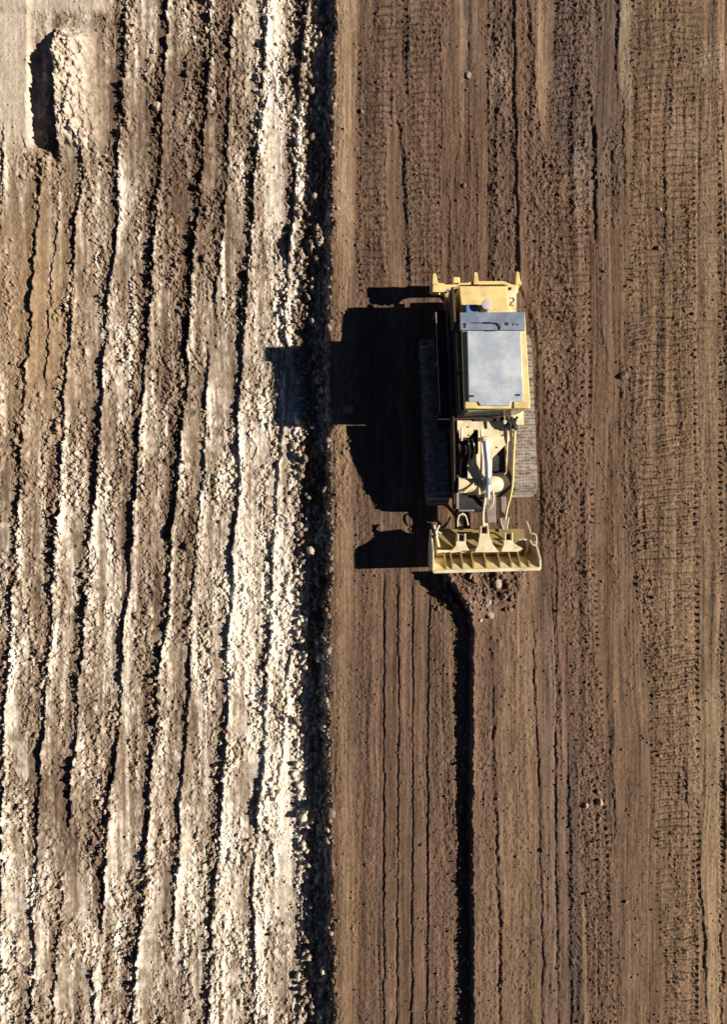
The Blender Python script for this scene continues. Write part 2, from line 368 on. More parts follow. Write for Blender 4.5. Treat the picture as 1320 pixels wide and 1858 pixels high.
    band([(250,1085,1102),(600,1082,1112),(1000,1075,1140),(1500,1112,1190),(1880,1120,1200)], (.158,.103,.068), .8, 7)
    band([(-60,885,932),(520,888,940)], (.115,.078,.058), .6, 5)
    band([(-60,1000,1118),(260,1000,1130),(380,1085,1130)], (.105,.076,.062), .7, 12)
    band([(1250,1262,1312),(1880,1284,1308)], (.28,.20,.125), .75, 4)
    band([(200,1270,1300),(1200,1266,1290)], (.21,.145,.092), .6, 5)
    band([(1120,858,884),(1880,858,900)], (.125,.082,.058), .5, 5)
    band([(1100,905,966),(1880,918,980)], (.175,.118,.075), .7, 6)
    band([(1330,1028,1044),(1560,1026,1050),(1880,1030,1060)], (.085,.064,.056), .75, 8)
    band([(1380,1048,1056),(1880,1060,1068)], (.24,.165,.105), .7, 3)
    band([(1100,986,1010),(1880,988,1014)], (.19,.13,.095), .6, 4)
    band([(230,702,722),(520,700,722)], (.185,.125,.082), .7, 3)
    band([(200,800,885),(520,800,886)], (.13,.076,.052), .5, 6)
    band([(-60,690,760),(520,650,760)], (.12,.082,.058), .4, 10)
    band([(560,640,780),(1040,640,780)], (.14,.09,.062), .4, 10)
    for (a, b, ra, rb, am) in [(850,40,14,90,.35),(905,130,18,55,.5),(1055,320,16,60,.45),(1290,110,30,26,.5),(885,1095,36,28,.25),(1245,255,30,40,.35),(990,640,14,60,.3)]:
        m = (am * np.exp(-((U - a) / ra) ** 2 - ((V - b) / rb) ** 2))[..., None]
        cr = cr * (1 - m) + m * np.array((.30, .235, .17), np.float32)
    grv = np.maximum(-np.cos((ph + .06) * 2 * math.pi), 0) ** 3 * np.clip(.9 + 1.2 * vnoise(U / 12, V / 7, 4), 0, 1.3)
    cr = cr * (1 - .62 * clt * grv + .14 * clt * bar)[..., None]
    cr = cr * (1 + .24 * fbm(U / 14, V / 40, 2)[..., None] + (.24 * strk + .14 * st2 + .22 * fbm(Us / 18, V / 380, 9, 2))[..., None])
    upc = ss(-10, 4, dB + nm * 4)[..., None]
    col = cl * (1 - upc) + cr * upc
    col = col * (1 + .16 * nm[..., None] + .10 * nf[..., None] + .10 * vnoise(U / 2.2, V / 2.2, 11)[..., None])
    return h, np.clip(col, .02, .8), rough, dB, dR

# ------------------------------------------------------------------ ground mesh
def axis(lo, hi, step, reach):
    a = list(np.arange(lo, hi + step, step))
    g = step; x = a[-1]; r_ = []
    while x < hi + reach:
        g *= 1.13; x += g; r_.append(x)
    g = step; x = a[0]; l_ = []
    while x > lo - reach:
        g *= 1.13; x -= g; l_.append(x)
    return np.array(l_[::-1] + a + r_, np.float64)
STEP = 1.1
au = axis(-60, 1400, STEP, 12000); av = axis(-60, 1920, STEP, 12000)
U, V = np.meshgrid(au, av)
H, C, RG, DB, DR = terrain(U, V)
def mesh_from_arrays(name, co, faces, mat, col=None, smooth=True):
    me = bpy.data.meshes.new(name)
    me.vertices.add(len(co)); me.vertices.foreach_set('co', co.astype(np.float32).ravel())
    k = faces.shape[1]; nf = len(faces)
    me.loops.add(nf * k); me.loops.foreach_set('vertex_index', faces.astype(np.int32).ravel())
    me.polygons.add(nf); me.polygons.foreach_set('loop_start', np.arange(0, nf * k, k, dtype=np.int32))
    try: me.polygons.foreach_set('loop_total', np.full(nf, k, np.int32))
    except Exception: pass
    me.polygons.foreach_set('use_smooth', np.full(nf, smooth))
    if col is not None:
        at = me.color_attributes.new('soil', 'FLOAT_COLOR', 'POINT')
        c4 = np.ones((len(co), 4), np.float32); c4[:, :3] = col
        at.data.foreach_set('color', c4.ravel())
    me.update(calc_edges=True); me.validate()
    me.materials.append(mat)
    o = bpy.data.objects.new(name, me); COL.objects.link(o)
    return o
co = np.stack([(U - 660) / PXM, (929 - V) / PXM, H], -1).reshape(-1, 3)
nr, nc = U.shape
ii = np.arange(nr * nc).reshape(nr, nc)
fc = np.stack([ii[:-1, :-1], ii[1:, :-1], ii[1:, 1:], ii[:-1, 1:]], -1).reshape(-1, 4)
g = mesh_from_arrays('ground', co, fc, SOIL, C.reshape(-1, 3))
g['kind'] = 'structure'

def height_at(u, v):
    i = np.clip(np.searchsorted(av, v), 0, nr - 1); j = np.clip(np.searchsorted(au, u), 0, nc - 1)
    return H[i, j], C[i, j], RG[i, j], DB[i, j], DR[i, j]

# ------------------------------------------------------------------ loose clods (nobody could count them)
def ico(sub):
    t = (1 + 5 ** .5) / 2
    v = [(-1,t,0),(1,t,0),(-1,-t,0),(1,-t,0),(0,-1,t),(0,1,t),(0,-1,-t),(0,1,-t),(t,0,-1),(t,0,1),(-t,0,-1),(-t,0,1)]
    v = [Vector(a).normalized() for a in v]
    f = [(0,11,5),(0,5,1),(0,1,7),(0,7,10),(0,10,11),(1,5,9),(5,11,4),(11,10,2),(10,7,6),(7,1,8),(3,9,4),(3,4,2),(3,2,6),(3,6,8),(3,8,9),(4,9,5),(2,4,11),(6,2,10),(8,6,7),(9,8,1)]
    for _ in range(sub):
        cache = {}; nf_ = []
        def mid(a, b):
            k = (min(a, b), max(a, b))
            if k not in cache:
                v.append(((v[a] + v[b]) / 2).normalized()); cache[k] = len(v) - 1
            return cache[k]
        for a, b, c in f:
            x, y, z = mid(a, b), mid(b, c), mid(c, a)
            nf_ += [(a, x, z), (b, y, x), (c, z, y), (x, y, z)]
        f = nf_
    return np.array([tuple(a) for a in v]), np.array(f)

def scatter(name, n, sub, pick, size, tint=(.85, 1.25), sink=.25):
    bv, bf = ico(sub)
    u = rng.uniform(-60, 1400, n * 8); v = rng.uniform(-60, 1920, n * 8)
    h, c, r, db, dr = height_at(u, v)
    keep = rng.random(len(u)) < pick(u, v, r, db, dr)
    idx = np.where(keep)[0][:n]
    u, v, h, c, db = u[idx], v[idx], h[idx], c[idx], db[idx]
    m = len(u)
    s = size(m, u, v, db)
    q = bv[None] * (1 + rng.uniform(-.28, .28, (m, len(bv), 1)))
    q = q * rng.uniform(.65, 1.25, (m, 1, 3))
    A = rng.normal(size=(m, 3, 3)); Q, _ = np.linalg.qr(A); Q = Q * np.sign(np.linalg.det(Q))[:, None, None]
    q = np.einsum('mij,mkj->mki', Q, q) * s[:, None, None]
    q[..., 2] *= .8
    q = q + np.stack([(u - 660) / PXM, (929 - v) / PXM, h + s * (.5 - sink)], -1)[:, None]
    f = (bf[None] + (np.arange(m) * len(bv))[:, None, None]).reshape(-1, 3)
    cc = c * rng.uniform(tint[0], tint[1], (m, 1)) * np.where(db > 0, 1.35, 1.0)[:, None]
    col = np.repeat(cc, len(bv), 0)
    o = mesh_from_arrays(name, q.reshape(-1, 3), f, CLOD, np.clip(col, .02, .8), smooth=(sub > 0))
    o['kind'] = 'stuff'
    return o
o = scatter('soil_crumbs', 52000, 0, lambda u, v, r, db, dr: np.clip(r, .03, 1.2) * .45 * np.where(db < 0, .6, .8), lambda m, u, v, db: np.exp(rng.normal(-4.0, .45, m)) * np.where(db < 0, 1.1, .95), tint=(.75, 1.15))
o['label'] = 'fine loose soil crumbs scattered over the pale furrows and track marks'; o['category'] = 'soil crumbs'
o = scatter('soil_clods', 9000, 1, lambda u, v, r, db, dr: np.where((db > -70) & (db < 0), .9, np.where(db < 0, .07 * r, .006 * r) + .35 * ((dr > -22) & (dr < 3) & (v > 1040)) + .5 * ((np.abs(u - 860) < 75) & (v > 1036) & (v < 1105))),
    lambda m, u, v, db: np.exp(rng.normal(-3.05, .38, m)) * np.where((db > -70) & (db < 0), 1.15, .9) * np.where((np.abs(u - 860) < 75) & (v > 1030) & (v < 1110), 1.35, 1.0))
o['label'] = 'thick heap of broken soil clods lying mainly along the foot of the cut bank'; o['category'] = 'soil clods'

# ------------------------------------------------------------------ individual rocks
PALE = paint('pale_limestone', (.46, .38, .30), dirt=(.26, .18, .12), amount=.45, rough=.95, scale=7)
TANR = paint('tan_stone', (.26, .18, .125), dirt=(.16, .10, .07), amount=.5, rough=.95, scale=7)
def rock(u, v, r, label, mat=PALE, flat=.75, asp=1.0, group=None, rot=0):
    bv, bf = ico(2)
    rr = random.Random(int(u * 7 + v))
    P = [Vector((rr.gauss(0, 1), rr.gauss(0, 1), rr.gauss(0, 1))).normalized() for _ in range(9)]
    D = [rr.uniform(.48, .9) for _ in P]
    vs = []
    for a in bv:
        a = Vector(a); k = 1.0
        for p, d in zip(P, D):
            dt = a.dot(p)
            if dt > 1e-3: k = min(k, d / dt)
        vs.append((a.x * k * r * asp, a.y * k * r, a.z * k * r * flat))
    me = bpy.data.meshes.new('rock'); me.from_pydata(vs, [], [tuple(int(x) for x in f) for f in bf]); me.materials.append(mat)
    h = float(height_at(np.array([u]), np.array([v]))[0][0])
    o = bpy.data.objects.new('rock', me); COL.objects.link(o)
    o.location = ((u - 660) / PXM, (929 - v) / PXM, h + r * flat * .35); o.rotation_euler = (0, 0, rot)
    o['label'] = label; o['category'] = 'rock'
    if group: o['group'] = group
GB = 'rocks pushed up ahead of the blade'
rock(898, 1057, .21, 'largest rounded pale rock just below the blade', group=GB)
rock(880, 1091, .14, 'angular whitish rock with a pointed top, below the blade pile', asp=1.3, group=GB, rot=.6)
rock(887, 1114, .14, 'pinkish pale rock lowest in the heap ahead of the blade', group=GB)
rock(911, 1080, .14, 'dull tan rock half sunk right of the blade pile', TANR, group=GB)
rock(903, 1036, .10, 'small pale rock touching the middle of the blade edge', group=GB)
rock(849, 1042, .12, 'narrow pale rock at the blade edge left of centre', asp=.6, group=GB)
rock(809, 1048, .14, 'grey rock in shade below the left end of the blade', TANR, group=GB)
rock(844, 1096, .07, 'tiny white stone at the top of the long black trench shadow', group=GB)
rock(870, 1122, .09, 'small white stone beside the top of the trench', group=GB)
rock(1133, 684, .17, 'lone square tan rock on the smooth strip right of the bulldozer', TANR)
rock(1197, 382, .08, 'small white stone between two cleated track marks at upper right')
rock(657, 202, .09, 'small yellowish stone on the pale lip above the bulldozer shadow', TANR)
rock(852, 138, .17, 'flat pale slab in the smooth strip above the bulldozer', asp=.6, flat=.2)
GR = 'stones in the small cluster at lower right'
rock(1061, 1458, .11, 'white stone at the lower left of the stone cluster at lower right', group=GR)
rock(1087, 1452, .13, 'largest pale stone of the cluster at lower right', group=GR)
rock(1084, 1434, .10, 'tan stone at the top of the cluster at lower right', TANR, group=GR)
rock(1086, 1483, .09, 'tan stone at the bottom of the cluster at lower right', TANR, group=GR)
rock(634, 745, .22, 'round brown rock inside the shadow of the cab', TANR)
rock(275, 173, .17, 'round pale clod hard against a furrow in the upper left field')

# ------------------------------------------------------------------ mesh builder
class MB:
    def __init__(s): s.v = []; s.f = []
    def add(s, vs, fs):
        k = len(s.v); s.v += [tuple(a) for a in vs]; s.f += [tuple(i + k for i in f) for f in fs]; return s
    def box(s, x0, x1, y0, y1, z0, z1):
        return s.add([(x0,y0,z0),(x1,y0,z0),(x1,y1,z0),(x0,y1,z0),(x0,y0,z1),(x1,y0,z1),(x1,y1,z1),(x0,y1,z1)],
                     [(3,2,1,0),(4,5,6,7),(0,1,5,4),(1,2,6,5),(2,3,7,6),(3,0,4,7)])
    def prism(s, poly, z0, z1, top=None):
        n = len(poly); top = top or poly
        a = sum(poly[i][0] * poly[(i + 1) % n][1] - poly[(i + 1) % n][0] * poly[i][1] for i in range(n))
        if a < 0: poly = poly[::-1]; top = top[::-1]
        return s.add([(x, y, z0) for x, y in poly] + [(x, y, z1) for x, y in top],
                     [tuple(range(n))[::-1], tuple(range(n, 2 * n))] + [(i, (i + 1) % n, (i + 1) % n + n, i + n) for i in range(n)])
    def prismx(s, poly, x0, x1):     # poly in (y, z)
        n = len(poly)
        a = sum(poly[i][0] * poly[(i + 1) % n][1] - poly[(i + 1) % n][0] * poly[i][1] for i in range(n))
        if a < 0: poly = poly[::-1]
        return s.add([(x0, y, z) for y, z in poly] + [(x1, y, z) for y, z in poly],
                     [tuple(range(n))[::-1], tuple(range(n, 2 * n))] + [(i, (i + 1) % n, (i + 1) % n + n, i + n) for i in range(n)])
    def tube(s, pts, r, n=12, r2=None):
        pts = [Vector(p) for p in pts]; m = len(pts)
        rings = []; up = Vector((0.13, .21, .97))
        for i, p in enumerate(pts):
            d = (pts[min(i + 1, m - 1)] - pts[max(i - 1, 0)]).normalized()
            a = d.cross(up)
            if a.length < .1: a = d.cross(Vector((1, 0, 0)))
            a.normalize(); b = d.cross(a).normalized()
            rad = r if r2 is None else r + (r2 - r) * i / (m - 1)
            if isinstance(r, (list, tuple)): rad = r[i]
            rings.append([p + (a * math.cos(2 * math.pi * k / n) + b * math.sin(2 * math.pi * k / n)) * rad for k in range(n)])
        vs = [q for rg in rings for q in rg]; fs = []
        for i in range(m - 1):
            for k in range(n):
                fs.append((i * n + k, i * n + (k + 1) % n, (i + 1) * n + (k + 1) % n, (i + 1) * n + k))
        fs += [tuple(range(n))[::-1], tuple((m - 1) * n + k for k in range(n))]
        return s.add(vs, fs)
    def build(s, name, mat, parent=None, bevel=0, smooth=False, label=None):
        if FRAME: s.v = [(4.1 + (x - 4.1) * FC - (y - .6) * FS, .6 + (x - 4.1) * FS + (y - .6) * FC, z) for x, y, z in s.v]
        me = bpy.data.meshes.new(name)
        off = ROOT.location
        me.from_pydata([(x - off.x, y - off.y, z - off.z) for x, y, z in s.v], [], s.f)
        me.materials.append(mat)
        import bmesh
        bm = bmesh.new(); bm.from_mesh(me)
        bmesh.ops.recalc_face_normals(bm, faces=bm.faces)
        if bevel:
            ed = [e for e in bm.edges if e.is_manifold and len(e.link_faces) == 2 and e.calc_face_angle(0) > .6]
            bmesh.ops.bevel(bm, geom=ed, offset=bevel, segments=2, affect='EDGES', clamp_overlap=True, profile=.6)
        if smooth:
            for f in bm.faces: f.smooth = True
            for e in bm.edges:
                if len(e.link_faces) == 2 and e.calc_face_angle(0) > .7: e.smooth = False
        bm.to_mesh(me); bm.free()
        o = bpy.data.objects.new(name, me); COL.objects.link(o)
        o.parent = parent or ROOT
        if label: o['label'] = label
        return o
def P(px, py, z):                 # a point of the photo at height z
    k = (CAM_H - z) / CAM_H / PXM
    return ((px - 660) * k, (929 - py) * k, z)
def P2(px, py, z): return P(px, py, z)[:2]

# ------------------------------------------------------------------ bulldozer
ROOT = bpy.data.objects.new('bulldozer', None); COL.objects.link(ROOT)
ROOT.location = (4.1, 3.2, 0.0)
ROOT['label'] = 'pale yellow tracked bulldozer with grey cab roof, grading the bare soil'
ROOT['category'] = 'bulldozer'

# the machine stands turned a little: parts measured along its own axis are built with FRAME on
FRAME = True; FC, FS = math.cos(.042), math.sin(.042)
def track(x0, x1, y0, y1, top):
    r = top / 2; yc0, yc1 = y0 + r, y1 - r
    L = (yc1 - yc0) * 2 + 2 * math.pi * r
    n = int(round(L / .225)); m = MB()
    def at(s_):
        s_ %= L
        a = yc1 - yc0
        if s_ < a: return (yc0 + s_, top, 0)
        s_ -= a
        if s_ < math.pi * r:
            t = s_ / r; return (yc1 + r * math.sin(t), r + r * math.cos(t), -t)
        s_ -= math.pi * r
        if s_ < a: return (yc1 - s_, 0, -math.pi)
        s_ -= a
        t = s_ / r; return (yc0 - r * math.sin(t), r - r * math.cos(t), -math.pi - t)
    rr = random.Random(3)
    for i in range(n):
        y, z, a = at(i * L / n)
        ca, sa = math.cos(a), math.sin(a)
        def tr(pts): return [(x, y + py_ * ca - pz * sa, z + .02 + py_ * sa + pz * ca) for x, py_, pz in pts]
        for (hy, hz0, hz1, dx) in ((.102, -.06, -.02, 0), (.016, -.02, .055, .01)):
            yo = 0 if hy > .1 else -.075
            b = [(x0 + dx, yo - hy, hz0), (x1 - dx, yo - hy, hz0), (x1 - dx, yo + hy, hz0), (x0 + dx, yo + hy, hz0),
                 (x0 + dx, yo - hy, hz1), (x1 - dx, yo - hy, hz1), (x1 - dx, yo + hy, hz1), (x0 + dx, yo + hy, hz1)]
            m.add(tr(b), [(3,2,1,0),(4,5,6,7),(0,1,5,4),(1,2,6,5),(2,3,7,6),(3,0,4,7)])
        # bolts
        for bx in (.3, .42, .58, .7):
            cx = x0 + (x1 - x0) * bx
            b = [(cx - .02, .0, -.02), (cx + .02, .0, -.02), (cx + .02, .04, -.02), (cx - .02, .04, -.02), (cx - .02, .0, .0), (cx + .02, .0, .0), (cx + .02, .04, .0), (cx - .02, .04, .0)]
            m.add(tr(b), [(4,5,6,7),(0,1,5,4),(1,2,6,5),(2,3,7,6),(3,0,4,7)])
    t = m.build('track', STEEL)
    xm = (x0 + x1) / 2
    MB().tube([(xm - .1, yc1, r), (xm + .1, yc1, r)], r - .10, 24).build('sprocket', DKYEL, t, .01)
    MB().tube([(xm - .12, yc0, r), (xm + .12, yc0, r)], r - .10, 24).build('idler', DKYEL, t, .01)
    for i in range(7):
        y = yc0 + .45 + i * (yc1 - yc0 - .9) / 6
        MB().tube([(xm - .14, y, .2), (xm + .14, y, .2)], .13, 16).build('roller', BLACK, t)
    MB().prismx([(yc0 + .1, .28), (yc1 - .3, .28), (yc1 - .35, .72), (yc0 + .2, .68)], x0 + .12, x1 - .12).build('track_frame', DKYEL, t, .02)
TRK = 1.0
track(2.22, 2.98, .35, 6.1, TRK)
track(5.22, 6.02, .52, 6.1, TRK)

# chassis and engine
MB().prismx([(.5, .5), (7.3, .5), (7.3, 1.0), (6.6, 1.35), (.9, 1.35), (.5, 1.0)], 3.10, 5.12).build('chassis', MUCK, None, .03)
MB().box(2.95, 5.2, 2.9, 3.3, .55, .85).build('cross_beam', DKYEL, None, .02)
MB().prismx([(1.35, 1.352), (3.15, 1.352), (3.15, 1.60), (1.35, 1.54)], 3.12, 4.76).build('engine', BLACK, None, .03)
# fenders and steps
MB().box(4.95, 5.55, 2.9, 6.4, 1.22, 1.30).build('fender', CREAM, None, .015)
MB().box(2.62, 3.05, 2.9, 6.9, 1.22, 1.30).build('fender', BLACK, None, .015)
m = MB()
for i in range(4): MB().box(5.552, 5.72, 5.1 - i * .45, 5.35 - i * .45, 1.18, 1.22).build('step', CREAM)
m = MB()
m.tube([(2.62, 6.6, 1.3), (2.62, 6.6, 1.95), (2.62, 3.3, 1.95), (2.62, 3.3, 1.3)], .02, 8)
m.tube([(2.62, 5.0, 1.3), (2.62, 5.0, 1.95)], .02, 8)
m.build('handrail', GREYDARK, None, 0, True)

# hood panels
FRAME = False
P0 = P
def P(px, py, z): return P0(px, py, z - .25)
def P2(px, py, z): return P0(px, py, z)[:2]
hz = 1.75
hood = [P2(833,763,hz),P2(921,763,hz),P2(926,799,hz),P2(894,831,hz),P2(893,868,hz),P2(849,868,hz),P2(849,840,hz),P2(868,822,hz),P2(868,781,hz),P2(862,782,hz),P2(848,797,hz),P2(834,800,hz)]
h_ = MB().prism(hood, hz - .05, hz).build('hood', CREAM, None, .012)
mm = MB()
for a, b in ((850,775),(852,790),(900,778),(913,790),(902,812)):
    x, y, z = P0(a, b, hz); MB().tube([(x, y, hz), (x, y, hz + .02)], .025, 8).build('bolt', BLACK, h_)
MB().prism([P2(859,760,hz),P2(902,760,hz),P2(900,765,hz),P2(861,765,hz)], hz, hz + .05).build('wiper_cowl', BLACK, h_, .01)
MB().tube([P0(883,765,hz + .03), P0(884,778,hz + .02)], .022, 8).build('latch', BLACK, h_)
# dark side walls of the engine bay
FRAME = True
MB().prismx([(.08, 1.0), (3.18, 1.352), (3.18, 1.93), (2.2, 1.86), (1.2, 1.66), (.3, 1.42), (.08, 1.3)], 3.04, 3.08).build('engine_side_panel', MUCK, None, .01)  # left wall raised and drawn forward to fill out the body shadow
MB().box(4.78, 4.82, 1.3, 3.18, 1.352, 1.66).build('engine_side_panel', DKYEL, None, .01)
MB().box(3.12, 4.74, 1.20, 1.28, 1.352, 1.62).build('radiator_screen', BLACK, None, .01)
FRAME = False
# pipes on the hood
def curve(pts, k=6):
    out = []
    p = [Vector(a) for a in pts]; p = [2 * p[0] - p[1]] + p + [2 * p[-1] - p[-2]]
    for i in range(1, len(p) - 2):
        for j in range(k):
            t = j / k
            out.append(.5 * ((2 * p[i]) + (-p[i-1] + p[i+1]) * t + (2*p[i-1] - 5*p[i] + 4*p[i+1] - p[i+2]) * t * t + (-p[i-1] + 3*p[i] - 3*p[i+1] + p[i+2]) * t ** 3))
    out.append(p[-2]); return out
def pipe(name, pts, r, mat, k=5, parent=None): return MB().tube(curve(pts, k), r, 10).build(name, mat, parent, 0, True)
pipe('pipe', [P(850,797,1.98),P(853,815,1.9),P(852,835,1.95),P(849,846,2.05)], .025, HOSE)
pipe('pipe', [P(857,796,1.98),P(862,815,1.9),P(860,832,1.95),P(856,846,2.05)], .025, HOSE)
pipe('pipe', [P(873,779,2.08),P(874,792,2.1),P(875,800,2.12),P(874,845,2.10),P(873,866,1.98)], .035, CREAM)
pipe('pipe', [P(922,776,2.05),P(921,805,2.0),P(919,850,1.8),P(917,859,1.75),P(910,861,1.72)], .028, HOSE)
pipe('pipe', [P(838,776,2.1),P(838,790,2.08),P(838,800,2.05)], .035, CREAM)
pipe('pipe', [P(831,763,2.15),P(831,775,2.1),P(832,785,2.0)], .035, CREAM)
pipe('pipe', [P(839,830,1.8),P(836,848,1.8),P(839,870,1.8),P(841,890,1.75)], .02, HOSE)
pipe('brush_guard_rail', [P(936,776,1.75),P(934,800,1.8),P(932,840,1.75),P(931,875,1.6),P(927,900,1.45),P(921,922,1.25),P(917,945,1.0)], .042, YEL)
# black hose bundle at the right foot of the cab
m = MB()
for i in range(7):
    a, b = 920 + 3.2 * i, 757 + (i % 3) * 3
    m.tube(curve([P(a, b, 2.2), P(a + 3 - i * 1.3, b + 8, 2.25), P(a - 2 + i % 2 * 4, b + 17, 2.1)], 4), .045, 8)
m.build('hose_bundle', RUBBER, None, 0, True)
# transverse tank ahead of the hood
m = MB()
pts = []; rad = []
for i in range(9):
    t = i / 8 * math.pi / 2
    pts.append((4.25 + .46 * math.sin(t), .93, 1.42)); rad.append(max(.30 * math.cos(t) ** .6, .012))
m.tube([(3.17, .93, 1.42)] + pts, [.30] + rad, 24)
tank = m.build('cross_tube', DKYEL if False else CREAM, None, 0, True)
MB().tube([P(842,893,1.95), P(862,876,1.98)], .05, 10).build('strut', YEL, tank, 0, True)
MB().prismx([(0.0, .7), (.58, .7), (.58, 1.42), (.12, 1.40), (.0, 1.25)], 3.22, 4.05).build('radiator_guard', BLACK, None, .03)
m = MB(); m.box(3.12, 3.22, .1, 1.1, .9, 1.45); m.box(3.22, 3.75, .02, .10, .8, 1.35)
m.build('front_bracket', GREYDARK, None, .015)
MB().prism([P2(880,897,1.15),P2(901,897,1.15),P2(899,948,1.0),P2(884,948,1.0)], .95, 1.1).build('tow_plate', GREYDARK, None, .02)
m = MB(); m.prism([P2(841,899,1.3),P2(868,902,1.3),P2(876,918,1.2),P2(866,932,1.2),P2(849,915,1.2)], 1.05, 1.2)
m.build('front_guard', GREYDARK, None, .02)
# central lift cylinder
m = MB().tube([P(881,800,2.36), P(885,838,2.28), P(886,872,2.12)], .095, 16)
cyl = m.build('lift_cylinder', CHROME, None, 0, True)
MB().tube([P(885,866,2.15), P(885,879,2.08)], .135, 16).build('collar', GREY, cyl, .01, True)
MB().tube([P(886,879,2.08), P(886,902,1.9)], .072, 12).build('piston_rod', CHROME, cyl, 0, True)
MB().tube([P(876,797,2.3), P(888,797,2.3)], .10, 14).build('pivot', CREAM, cyl, .01, True)
m = MB(); m.tube([P(882,797,2.05), P(882,797,2.34)], .07, 12); m.build('mount', CREAM, cyl, .01)
pipe('hydraulic_hose', [P(892,874,1.95),P(895,890,1.85),P(896,905,1.8),P(893,918,1.7),P(884,925,1.6),P(878,922,1.5)], .035, HOSE)
pipe('hydraulic_hose', [P(881,900,1.85),P(879,915,1.7),P(877,930,1.5),P(877,945,1.4),P(878,956,1.35)], .05, CREAM)
pipe('hydraulic_hose', [P(871,868,1.95),P(870,880,1.95),P(870,897,1.9)], .045, YEL)
pipe('hydraulic_hose', [P(886,902,1.8),P(890,910,1.7),P(889,918,1.6),P(884,918,1.6)], .03, HOSE)
P = P0
# arms down to the blade
for (a, b) in ((836, 838), (912, 919)):
    m = MB(); x0, y0, z0 = P(a, 880, .8); x1, y1, z1 = P(b, 962, .9)
    m.prism([(x0 - .09, y0), (x0 + .09, y0), (x1 + .09, y1), (x1 - .09, y1)], .62, .82)
    m.build('push_arm', GREYDARK, None, .02)
m = MB()
m.tube(curve([P(831,955,.9),P(831,945,.95),P(834,935,.97),P(842,933,.97),P(847,940,.95),P(850,953,.9)], 4), .03, 8)
m.build('hydraulic_hose', CREAM, None, 0, True)
pipe('hydraulic_hose', [P(909,940,1.1),P(911,952,1.05),P(914,961,1.1)], .025, HOSE)
pipe('hydraulic_hose', [P(924,938,1.0),P(922,950,1.05),P(920,960,1.1)], .025, HOSE)

# cab
FRAME = True
bx0, bx1, by0, by1 = 3.28, 5.25, 3.22, 6.08
m = MB()
cabf = m.box(bx0, bx1, by0, by1, 1.352, 1.75).build('cab', YEL, None, .03)
m = MB()
for x in (bx0, bx1 - .10):
    for y in (by0, by0 + 1.35, by1 - .10):
        MB().box(x, x + .10, y, y + .10, 1.75, 2.72).build('pillar', BLACK, cabf, .01)
MB().box(bx0 - .03, bx0 - .004, by0 + .05, by1 - .05, 1.36, 1.735).build('shade_panel', BLACK, cabf, .01)  # black panel laid over the left side to paint in its shade
MB().box(bx0 + .11, bx1 - .11, by0 - .03, by0 - .012, 1.60, 2.715).build('windshield', GLASS, cabf)
MB().box(bx0 + .11, bx1 - .11, by1 - .05, by1 - .035, 1.75, 2.72).build('rear_window', DGLASS, cabf)
for x in (bx0 + .03, bx1 - .05):
    MB().box(x, x + .015, by0 + .11, by0 + 1.34, 1.75, 2.72).build('side_window', DGLASS, cabf)
    MB().box(x, x + .015, by0 + 1.46, by1 - .11, 1.75, 2.72).build('side_window', DGLASS, cabf)
st = MB().box(3.95, 4.55, 4.4, 5.0, 1.75, 2.05).build('seat', SEAT, cabf, .06)
MB().box(3.6, 4.4, 5.0, 4.95, 1.95, 2.55).build('backrest', SEAT, cabf, .05)
FRAME = False
# roof: yellow frame, pale panel, grey rear strip
fr = [P2(835,568,2.84),P2(952,568,2.84),P2(953,600,2.84),P2(962,742,2.84),P2(843,742,2.84)]
roof = MB().prism([P2(837,571,2.80),P2(953,571,2.80),P2(963,742,2.80),P2(843,742,2.80)], 2.72, 2.84).build('roof', YEL, cabf, .03)
MB().prism([P2(848,600,2.92),P2(946,600,2.92),P2(951,728,2.92),P2(930,729,2.92),P2(926,736,2.92),P2(872,736,2.92),P2(868,729,2.92),P2(851,729,2.92)], 2.84, 2.92).build('roof_panel', ROOF, cabf, .03)
ac = MB().prism([P2(835,567,2.95),P2(953,566,2.95),P2(954,599,2.95),P2(836,599,2.95)], 2.80, 2.95).build('air_conditioner', GREY, cabf, .02)
m = MB()
for a, b, r in ((844,589,.05),(844,594,.035),(920,588,.058),(932,589,.028),(940,589,.025)):
    x, y, z = P(a, b, 2.95); MB().tube([(x, y, 2.94), (x, y, 2.958)], r, 16).build('vent', BLACK, cabf)
m = MB(); m.tube([P(856,586,2.965), P(892,586,2.965)], .012, 8); m.tube(curve([P(888,586,2.97),P(902,587,2.98),P(908,592,2.98),P(905,599,2.96),P(884,600,2.955)], 5), .016, 8); m.tube([P(880,586,2.965), P(890,586,2.965)], .03, 8)
m.build('cable', RUBBER, cabf, 0, True)
m = MB()
for a, b in ((857, 719), (941, 717)): x, y, z = P(a, b, 2.92); MB().box(x - .07, x + .06, y - .03, y + .03, 2.925, 2.94).build('lamp', BLACK, cabf, .01)
m = MB()
for a in (856, 948): x, y, z = P(a, 735, 2.86); MB().box(x - .26 if a > 900 else x - .2, x + .2, y - .10, y + .10, 2.845, 2.88).build('roof_corner', YEL, cabf, .02)

